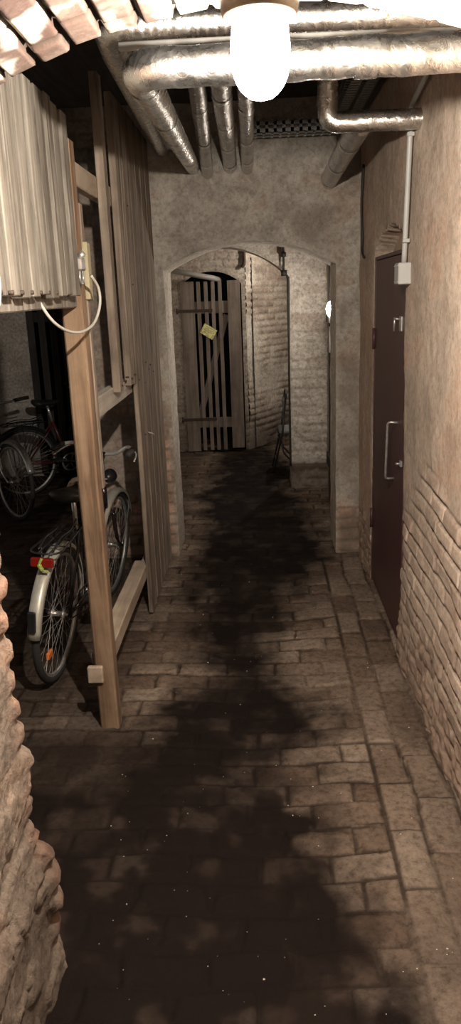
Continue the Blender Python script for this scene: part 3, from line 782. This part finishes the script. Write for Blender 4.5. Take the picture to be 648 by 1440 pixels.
mb = MB(); mb.tube([(-1.04, 8.95, 2.10), (-.50, 9.06, 1.985), (-.42, 9.3, 1.965)], .030, 16); mb.build('grey_pipe', 'bareg', label='pale grey pipe above the slatted door seen through the arch', cat='pipe')
mb = MB(); mb.tube(smooth_path([(-.142, 9.115, 2.55), (-.142, 9.115, 2.3), (-.142, 9.115, 2.14), (-.17, 9.115, 2.09)]), .018, 10); mb.build('rusty_pipe', 'rust', label='short rusty vertical pipe up right of the slatted door', cat='pipe')
mb = MB()
mt = Matrix.Translation((-.575, 9.062, 1.40)) @ Matrix.Rotation(math.radians(32), 4, 'Y')
mb.box((-.083, -.002, -.060), (.083, 0, .060), 0, mat=mt)
m, nt, b = newmat('yellow_printed_paper'); v = objcoord(nt, (1, 1, 1))
wv = nt.nodes.new('ShaderNodeTexNoise'); wv.inputs['Scale'].default_value = 45; nt.links.new(v, wv.inputs['Vector'])
nt.links.new(ramp(nt, wv.outputs['Fac'], [(.42, (.55, .53, .20)), (.55, (.80, .76, .36))]), b.inputs['Base Color'])
MAT['paper'] = m
nb = mb.build('paper_notice', 'paper', label='tilted yellow paper notice pinned on the slatted door', cat='paper')
mb = MB()
for k in range(4): mb.box((-.06, -.003, .036-k*.022), (.03-.02*(k % 2), -.0022, .042-k*.022), 0, mat=mt)
mb.box((-.083, -.0035, -.06), (-.070, -.0021, .0), 0, mat=mt)
mb.build('printed_lines', plain('faded_print', (.42, .38, .20), .8), nb)

# ============================================================ WOODEN PARTITION
pt = empty('wooden_partition', (-.70, 3.0, 0), 'weathered timber partition of slats, boards and a heavy post on the left of the passage', 'partition')
def part(mb, name, mat, **kw):
    mb.v = [(x+.70, y-3.0, z) for x, y, z in mb.v]
    return mb.build(name, mat, pt, **kw)
mb = MB(); mb.box((-.735, 2.95, -.02), (-.655, 3.035, 2.36), .007, rough=.0009); part(mb, 'post', 'post', label='orange-brown square pine post')
mb = MB(); y = 1.84; i = 0
while y < 2.86:
    wd = .070+.014*random.random(); top = 2.405+.018*random.random()
    mb.box((-.676+.004*random.random(), y, 1.808+.014*random.random()), (-.640+.010*random.random(), y+wd, top), .003, rough=.00045); y += wd+.030
part(mb, 'slat_panel', 'slat', label='short panel of pale grey upright slats')
mb = MB(); mb.box((-.71, 1.80, 1.775), (-.674, 2.96, 1.85), .004, rough=.0006); part(mb, 'panel_rail', 'slat')
mb = MB(); mb.box((-.71, 1.80, 2.25), (-.676, 2.95, 2.33), .004, rough=.0006); part(mb, 'panel_rail', 'slat')
mb = MB(); mb.box((-.745, 3.03, 2.235), (-.700, 5.2, 2.325), .004, rough=.0006); part(mb, 'upper_rail', 'railw')
mb = MB(); mb.box((-.742, 3.03, 1.305), (-.697, 5.2, 1.395), .004, rough=.0006); part(mb, 'middle_rail', 'railp', label='whitish painted rail')
mb = MB(); mb.box((-.765, 3.03, .235), (-.685, 4.25, .315), .005, rough=.0006); part(mb, 'lower_rail', 'railw')
mb = MB(); mb.box((-.725, 4.25, .235), (-.692, 5.2, .315), .005, rough=.0006); part(mb, 'lower_rail', 'railw')
mb = MB(); mb.box((-.735, 3.05, -.01), (-.690, 3.16, .24), .006, rough=.0006); part(mb, 'stub_post', 'railw')
mb = MB(); mb.box((-.765, 2.93, .225), (-.700, 2.955, .30), .004); part(mb, 'peg_block', 'railw')
mb = MB(); mb.box((-.698, 3.64, 1.372), (-.660, 3.72, 2.74), .003, rough=.0003)
y = 3.985
while y < 4.13:
    mb.box((-.698, y, 1.355+.01*random.random()), (-.664, y+.052, 2.74), .003, rough=.0003); y += .060
part(mb, 'slat_panel', 'board', label='upper panel of brown slats above the middle rail')
mb = MB(); y = 4.165; i = 0
while y < 5.17:
    wd = .085+.02*random.random()
    mb.box((-.690+.004*random.random(), y, .012+.025*random.random()), (-.660+.003*random.random()-.003*(i % 2), y+wd, 2.74), .004, rough=.00045); y += wd+.006; i += 1
part(mb, 'board_panel', 'board', label='full height brown boards standing to the floor')
mb = MB()
for (y, z) in ((3.69, 1.40), (3.80, 1.41), (3.87, 1.42), (4.00, 1.40), (4.10, 1.41), (4.22, 1.37), (4.22, 1.87), (4.42, 1.33), (4.50, 1.44), (4.62, 1.39), (4.22, 2.26), (4.32, 1.05), (4.7, 1.41), (4.8, 1.36)):
    mb.tube([(-.672, y, z), (-.655, y, z)], .0045, 8)
for k in range(8): mb.tube([(-.655, 1.87+k*.092, 1.826), (-.632, 1.87+k*.092, 1.826)], .006, 8)
part(mb, 'nail', 'rust')
mb = MB(); mb.tube([(-.665, 4.40, 1.055), (-.62, 4.41, 1.03)], .004, 8); part(mb, 'bent_nail', 'steel')
mt = Matrix.Translation((-.648, 3.055, 1.80)) @ Matrix.Rotation(math.radians(-4), 4, 'X')
mb = MB(); mb.box((-.012, -.028, 0), (.010, .028, .21), .002, mat=mt); part(mb, 'pale_batten', 'pale', label='short pale yellow batten nailed beside the lock')
mb = MB(); mb.box((-.700, 3.04, 1.05), (-.652, 3.085, 2.15), .004); part(mb, 'back_post', 'board', label='grey post just behind the heavy one')

lk = empty('padlock', (-.645, 2.915, 1.915), 'dull metal lock fixed on the end of the pale slat panel beside the post', 'lock')
mb = MB(); mb.box((-.012, -.038, -.012), (.016, .038, .034), .006); mb.build('lock_body', 'steel', lk)
mb = MB(); mb.tube(smooth_path([(.004, -.02, -.01), (.004, -.028, -.04), (.004, 0, -.058), (.004, .028, -.04), (.004, .02, -.01)]), .005, 8); mb.build('shackle', 'steel', lk)
mb = MB(); mb.box((-.016, .03, .0), (-.006, .085, .026), .002); mb.tube([(.0, .0, .034), (.02, .0, .05)], .012, 10); mb.build('hasp', 'steel', lk)
mb = MB(); mb.tube(smooth_path([(-.63, 2.06, 1.90), (-.625, 2.14, 1.80), (-.63, 2.30, 1.74)] if False else [(-.60, 2.89, 1.885), (-.585, 2.93, 1.84), (-.585, 2.93, 1.78), (-.60, 2.88, 1.72), (-.615, 2.76, 1.695), (-.63, 2.62, 1.70), (-.65, 2.50, 1.735), (-.68, 2.46, 1.80), (-.72, 2.45, 1.9)], 8), .0052, 10)
mb.build('hanging_cable', 'cable', label='white cable hanging in a loop below the slat panel', cat='cable')
mb = MB(); mb.tube(smooth_path([(-.62, 1.885, 1.90), (-.62, 1.908, 1.86), (-.625, 1.905, 1.80), (-.64, 1.88, 1.77)]), .004, 8)
mb.build('short_cable', 'cable', label='short white cable end at the left picture edge on the slat panel', cat='cable')

# ============================================================ BICYCLES
def wheel(parent, cx, R, y0=0.0, name='front_wheel', lite=False):
    wn = empty(name, (cx, 0, R)); wn.parent = parent
    def ring(r, n=64): return [(r*math.cos(2*PI*k/n), 0, r*math.sin(2*PI*k/n)) for k in range(n)]
    mb = MB(); mb.tube(ring(R-.018), .0185, 10, closed=True, up=(0, 1, 0)); t = mb.build('tyre', 'rubber', wn)
    mb = MB(); mb.tube(ring(R-.040), .0085, 8, closed=True, up=(0, 1, 0)); mb.tube(ring(R-.032), .0105, 8, closed=True, up=(0, 1, 0)); mb.build('rim', 'steel', wn)
    mb = MB()
    for k in range(36):
        a = 2*PI*k/36; s = 1 if k % 2 else -1; b = a + s*.55*(1 if k % 4 < 2 else -1)
        mb.tube([(.02*math.cos(b), s*.028, .02*math.sin(b)), ((R-.042)*math.cos(a), 0, (R-.042)*math.sin(a))], .0011, 4, caps=False)
    mb.build('spokes', 'steel', wn)
    mb = MB(); mt = Matrix.Rotation(PI/2, 4, 'X'); mb.lathe([(.0, -.05), (.008, -.05), (.010, -.034), (.024, -.032), (.024, -.026), (.014, -.02), (.014, .02), (.024, .026), (.024, .032), (.010, .034), (.008, .05), (.0, .05)], 16, mat=mt, cap=False)
    mb.build('hub', 'steel', wn)
    return wn
def fender(parent, cx, R, a0, a1, mat='fender', nm='fender'):
    vs = []; fs = []; n = 28; prof = [(-.032, -.012), (-.028, .006), (-.012, .014), (.012, .014), (.028, .006), (.032, -.012)]
    for i in range(n+1):
        a = math.radians(a0+(a1-a0)*i/n)
        for k, (yy, dr) in enumerate(prof):
            rr = R+.010+dr; vs.append((cx+rr*math.cos(a), yy, R+rr*math.sin(a)))
        for (yy, dr) in prof[::-1]:
            rr = R+.0085+dr; vs.append((cx+rr*math.cos(a), yy*.95, R+rr*math.sin(a)))
    m = len(prof)*2
    for i in range(n):
        for k in range(m): fs.append((i*m+k, i*m+(k+1) % m, (i+1)*m+(k+1) % m, (i+1)*m+k))
    fs.append(tuple(range(m))); fs.append(tuple(n*m+k for k in range(m))[::-1])
    mb = MB(); mb.add(vs, fs, smooth=True)
    o = mb.build(nm, mat, parent)
    mb = MB()
    aa = math.radians(a0+(a1-a0)*(.12 if abs(a1-180) < 60 else .85))
    for s in (-1, 1):
        mb.tube(smooth_path([(cx, s*.055, R), (cx+(R+.01)*math.cos(aa)*.6, s*.045, R+(R+.01)*math.sin(aa)*.6), (cx+(R+.02)*math.cos(aa), s*.022, R+(R+.02)*math.sin(aa))]), .0025, 6)
    mb.build('fender_stay', 'steel', o)
    return o
def bicycle(name, label, loc, heading, lean, frame_mat='bikeframe', fender_mat='fender', city=True, steer=0.0, R=.335, only_front=False, cover=False, rack=True, flatbar=False, tail=True, barw=1.0):
    root = empty(name, loc, label, 'bicycle', 'bicycles in the storage cellar')
    root.rotation_euler = (lean, 0, heading)
    wb = 1.08
    # frame: rear hub (0,R) bottom bracket (.45,.28) seat cluster (.30,.72) head (.91..)
    bb = (.45, 0, .285); sc = (.305, 0, .70); hb = (.885, 0, .63); ht = (.845, 0, .76)
    mb = MB()
    mb.tube([bb, sc], .0155, 12); mb.tube([hb, ht], .019, 12); mb.tube([bb, (.872, 0, .655)], .016, 12)
    if city: mb.tube(smooth_path([(.405, 0, .42), (.58, 0, .46), (.74, 0, .60), (.852, 0, .735)]), .0145, 12)
    else: mb.tube([(.312, 0, .67), (.852, 0, .735)], .0145, 12)
    for s in (-1, 1):
        mb.tube([(0, s*.058, R), (.20, s*.045, .31), (.43, s*.028, .287)], .009, 8)
        mb.tube([(0, s*.058, R), (.24, s*.032, .60), (.298, s*.018, .68)], .0075, 8)
    mb.build('frame', frame_mat, root)
    wheel(root, 0, R, name='rear_wheel')
    # steering assembly turns about the head tube
    st = empty('steering', (.865, 0, .695)); st.parent = root
    ax = Vector((-.04, 0, .13)).normalized()
    st.rotation_mode = 'QUATERNION'; st.rotation_quaternion = Matrix.Rotation(steer, 3, ax).to_quaternion()
    def off(p): return (p[0]-.865, p[1]*(barw if abs(p[1]) > .1 else 1), p[2]-.695)
    # sub-parts of the steering
    fx = wb
    mb = MB(); 
    for s in (-1, 1): mb.tube(smooth_path([off((.900, s*.046, .60)), off((.935, s*.052, .49)), off((.985, s*.055, .40)), off((fx, s*.055, R))]), [.0125]*6+[.011]*6+[.008]*7, 10)
    mb.tube([off((.900, -.05, .60)), off((.900, .05, .60))], .014, 10); mb.tube([off((.900, 0, .60)), off((.83, 0, .82))], .0135, 12)
    mb.tube([off((.835, 0, .80)), off((.815, 0, .93)), off((.85, 0, .965))], .0115, 10)
    mb.build('fork', 'chrome' if not city else frame_mat, st)
    mb = MB(); bz = .975 if not flatbar else .99
    if flatbar: bar = [off((.84, -.30, bz+.02)), off((.86, -.12, bz)), off((.865, 0, bz-.005)), off((.86, .12, bz)), off((.84, .30, bz+.02))]
    else: bar = [off((.62, -.265, bz+.045)), off((.72, -.255, bz+.05)), off((.82, -.18, bz+.04)), off((.85, -.06, bz-.01)), off((.85, .06, bz-.01)), off((.82, .18, bz+.04)), off((.72, .255, bz+.05)), off((.62, .265, bz+.045))]
    mb.tube(smooth_path(bar, 6), .011, 12); mb.build('handlebar', 'chrome', st)
    for s in (-1, 1):
        mb = MB()
        if flatbar: mb.tube([off((.838, s*.315, bz+.021)), off((.845, s*.24, bz+.015)), off((.853, s*.17, bz+.007))], .016, 12)
        else: mb.tube([off((.60, s*.266, bz+.044)), off((.66, s*.262, bz+.049)), off((.72, s*.256, bz+.051))], .016, 12)
        mb.build('grip', 'rubber', st)
        mb = MB()
        if flatbar: mb.tube(smooth_path([off((.87, s*.15, bz)), off((.90, s*.18, bz-.01)), off((.90, s*.27, bz-.01))]), .005, 8)
        else: mb.tube(smooth_path([off((.80, s*.22, bz+.04)), off((.76, s*.27, bz+.02)), off((.66, s*.29, bz+.0))]), .005, 8)
        mb.build('brake_lever', 'chrome', st)
    fwn = wheel(root, 0, R); fwn.parent = st; fwn.location = off((fx, 0, R))
    if city:
        fd = fender(root, 0, R, 20, 200, fender_mat, 'front_fender'); fd.parent = st; fd.location = off((fx, 0, 0))
        mb = MB(); mt = Matrix.Translation(off((.965, 0, .80))) @ Matrix.Rotation(PI/2, 4, 'Y')
        mb.lathe([(.0, -.05), (.018, -.05), (.038, -.01), (.042, .02), (.0, .024)], 20, mat=mt, cap=False); mb.build('headlight', 'black', st)
        mb = MB(); mb.tube([off((.89, 0, .80)), off((.94, 0, .79))], .006, 8); mb.build('headlight_bracket', 'steel', st)
        fender(root, 0, R, -8+0, 176, fender_mat, 'rear_fender')
    else:
        mb = MB()
        for s in (-1, 1): mb.tube(smooth_path([off((.925, s*.060, .66)), off((.945, s*.066, .60)), off((.975, s*.062, .52)), off((.99, s*.055, .44))]), .011, 8)
        mb.build('brake_arm', 'fender', st)
        fd = fender(root, 0, R, 20, 150, 'steel', 'front_fender'); fd.parent = st; fd.location = off((fx, 0, 0))
    # seat
    mb = MB(); mb.tube([sc, (.262, 0, .86)], .0125, 12); mb.build('seat_post', 'chrome', root)
    vs = []; fs = []; n = 14; seg = 14
    for i in range(n+1):
        t = i/n; x = .12+.27*t; hw = .085*(1-t)**.75*(.6+.4*min(1, t*6)) + .020; hh = .030*(1-.45*t); z = .885+.015*(1-t)**2
        if i in (0, n): hw *= .55; hh *= .5
        for k in range(seg):
            a = 2*PI*k/seg; vs.append((x, hw*math.cos(a), z+hh*math.sin(a)*(1 if math.sin(a) > 0 else 1.3)))
    for i in range(n):
        for k in range(seg): fs.append((i*seg+k, i*seg+(k+1) % seg, (i+1)*seg+(k+1) % seg, (i+1)*seg+k))
    fs.append(tuple(range(seg))); fs.append(tuple(n*seg+k for k in range(seg))[::-1])
    mb = MB(); mb.add(vs, fs, smooth=True)
    for s in (-1, 1): mb.tube(smooth_path([(.17, s*.04, .865), (.22, s*.028, .845), (.30, s*.025, .848), (.36, s*.015, .868)]), .004, 6)
    sdl = mb.build('saddle', 'saddle', root)
    if cover:
        mb = MB(); vs = []; fs = []
        for i in range(9):
            for k in range(9):
                u, v = i/8, k/8; x = .27+.12*u; yy = -.075+.13*v*(1-.45*u)+.01*math.sin(i*2.1)
                vs.append((x, yy-.0, .922+.030*math.sin(PI*v)*math.sin(PI*min(1, .2+u))+.010*math.sin(i*1.7+k*2.3)-.05*(abs(v-.5)*2)**2.5))
        for i in range(8):
            for k in range(8): fs.append((i*9+k, i*9+k+1, (i+1)*9+k+1, (i+1)*9+k))
        mb.add(vs, fs, smooth=True); cv = mb.build('saddle_cover', 'cloth', sdl, label='crumpled pale cloth on the saddle')
        so = cv.modifiers.new('s', 'SOLIDIFY'); so.thickness = .004
    # drive
    mb = MB(); mt = Matrix.Translation(bb) @ Matrix.Rotation(PI/2, 4, 'X')
    mb.lathe([(.075, .046), (.095, .046), (.095, .050), (.075, .050), (.075, .046)], 32, mat=mt, cap=False)
    for k in range(5):
        a = 2*PI*k/5; mb.tube([(bb[0]+.01*math.cos(a), -.048, bb[2]+.01*math.sin(a)), (bb[0]+.08*math.cos(a), -.048, bb[2]+.08*math.sin(a))], .005, 6)
    mb.tube([(bb[0], -.065, bb[2]), (bb[0], .06, bb[2])], .012, 10)
    cr = mb.build('chainring', 'steel', root)
    for s in (-1, 1):
        mb = MB(); dx, dz = .155*s, -.06*s
        mb.tube([(bb[0], s*.062, bb[2]), (bb[0]+dx, s*.072, bb[2]+dz)], .008, 8); ck = mb.build('crank_arm', 'steel', cr)
        mb = MB(); mb.box((bb[0]+dx-.045, min(s*.08, s*.165), bb[2]+dz-.012), (bb[0]+dx+.045, max(s*.08, s*.165), bb[2]+dz+.012), .004); mb.build('pedal', 'rubber', cr)
    mb = MB()
    for dz in (.092, -.090):
        mb.tube([(0, -.048, R+dz*.35), (bb[0], -.048, bb[2]+dz)], .0035, 6)
    mb.build('chain', 'rust', root)
    if rack:
        mb = MB(); z = .715
        mb.tube(lerp_path([(.22, -.055, z), (-.16, -.075, z), (-.20, -.04, z), (-.20, .04, z), (-.16, .075, z), (.22, .055, z)], .05, .03), .0048, 8)
        for yy in (-.025, .025): mb.tube([(.22, yy, z), (-.20, yy, z)], .0035, 6)
        for xx in (.14, .03, -.08): mb.tube([(xx, -.065, z), (xx, .065, z)], .0035, 6)
        for s in (-1, 1):
            mb.tube([(.0, s*.064, R), (-.02, s*.072, z)], .0045, 8); mb.tube([(.0, s*.064, R), (.15, s*.062, z)], .0045, 8)
        for yy in (-.035, .035): mb.tube(smooth_path([(-.16, yy, z+.006), (-.05, yy, z+.03), (.1, yy, z+.022), (.2, yy, z+.05)]), .0045, 6)
        mb.build('rear_rack', 'black', root)
    if tail:
        mb = MB(); mb.box((-.225, -.052, .655), (-.200, .052, .70), .006); tl = mb.build('tail_light', 'redlens', root, label='red tail light')
        mb = MB(); mb.tube(smooth_path([(-.232, -.005, .705), (-.238, .004, .675), (-.238, -.012, .650), (-.232, -.035, .645)]), [.007]*6+[.011]*6+[.006]*7, 8); mb.build('green_tag', 'green', tl, label='yellow-green tag')
        mb = MB(); a = math.radians(197); mb.box((-.372, -.018, .40), (-.352, .018, .50), .005); mb.build('mudguard_lamp', 'black', root)
        mb = MB(); mt = Matrix.Translation((-.13, .0, .18)) ; mb.box((-.03, -.006, -.018), (.03, .010, .018), .004, mat=mt); mb.build('spoke_reflector', 'orange', root)
    return root
hd = math.atan2(4.55-3.45, -.97+1.045)
bicycle('bicycle', 'black city bicycle with silver mudguards and red tail light leaning behind the heavy post', (-1.045, 3.45, -.005), hd, math.radians(5), steer=math.radians(-2), cover=True, barw=.78)
hd2 = math.radians(-42)
bx_, by_ = -2.12-1.08*math.cos(hd2), 6.3-1.08*math.sin(hd2)
bicycle('bicycle', 'dark bicycle at the far left showing only front wheel and handlebar', (bx_, by_, -.005), hd2, math.radians(-3), city=False, flatbar=True, steer=math.radians(-4), tail=False, rack=False)
hd3 = math.radians(38)
bicycle('bicycle', 'red and blue bicycle with upright saddle parked between the other two bicycles', (-2.27, 7.12, -.005), hd3, math.radians(4), frame_mat='redframe', fender_mat='black', city=True, steer=0.2, tail=False, rack=True)

# ============================================================ FOLDING CHAIR
ch = empty('folding_chair', (.20, 7.75, -.01), 'black tubular folding chair standing behind the whitewashed pillar', 'chair')
for s in (0, .40):
    mb = MB(); mb.tube([(.055, s, .80), (.02, s, .45), (-.085, s, .01)], .010, 10); mb.build('front_leg', 'black', ch)
    mb = MB(); mb.tube([(-.03, s+(.02 if s == 0 else -.02), .42), (.03, s+(.02 if s == 0 else -.02), .22), (.22, s+(.02 if s == 0 else -.02), .01)], .009, 10); mb.build('rear_leg', 'black', ch)
mb = MB(); mb.tube(smooth_path([(.055, 0, .79), (.06, .02, .83), (.065, .2, .84), (.06, .38, .83), (.055, .40, .79)]), .010, 10); mb.build('top_bar', 'black', ch)
mb = MB(); mb.tube([(-.055, 0, .13), (-.055, .4, .13)], .007, 8); mb.build('cross_bar', 'black', ch)
mb = MB(); mb.box((.028, .01, .56), (.050, .39, .76), .008, mat=None); mb.build('backrest', 'pad', ch)
mb = MB(); mb.box((-.02, .01, .425), (.34, .39, .455), .010); mb.build('seat', 'pad', ch)

# ============================================================ LITTER
mb = MB()
for k in range(170):
    x = random.uniform(-.62, .62); y = 1.45 + 4.0*random.random()**1.4; s = random.uniform(.0009, .0026)
    if k < 40: s *= 1.8
    X0 = np.array([x]); Y0 = np.array([y]); z = float(floor_fn(X0, Y0)[0][0, 2])
    a = random.random()*3
    vs = [(x+s*math.cos(a+q)*random.uniform(.6, 1.3), y+s*math.sin(a+q)*random.uniform(.6, 1.3), z+.0005) for q in (0, 1.6, 3.1, 4.6)] + [(x, y, z+s*.8)]
    mb.add(vs, [(0, 1, 4), (1, 2, 4), (2, 3, 4), (3, 0, 4), (3, 2, 1, 0)])
mb.build('plaster_crumbs', 'chip', label='tiny pale plaster crumbs scattered over the brick floor', cat='litter', kind='stuff')
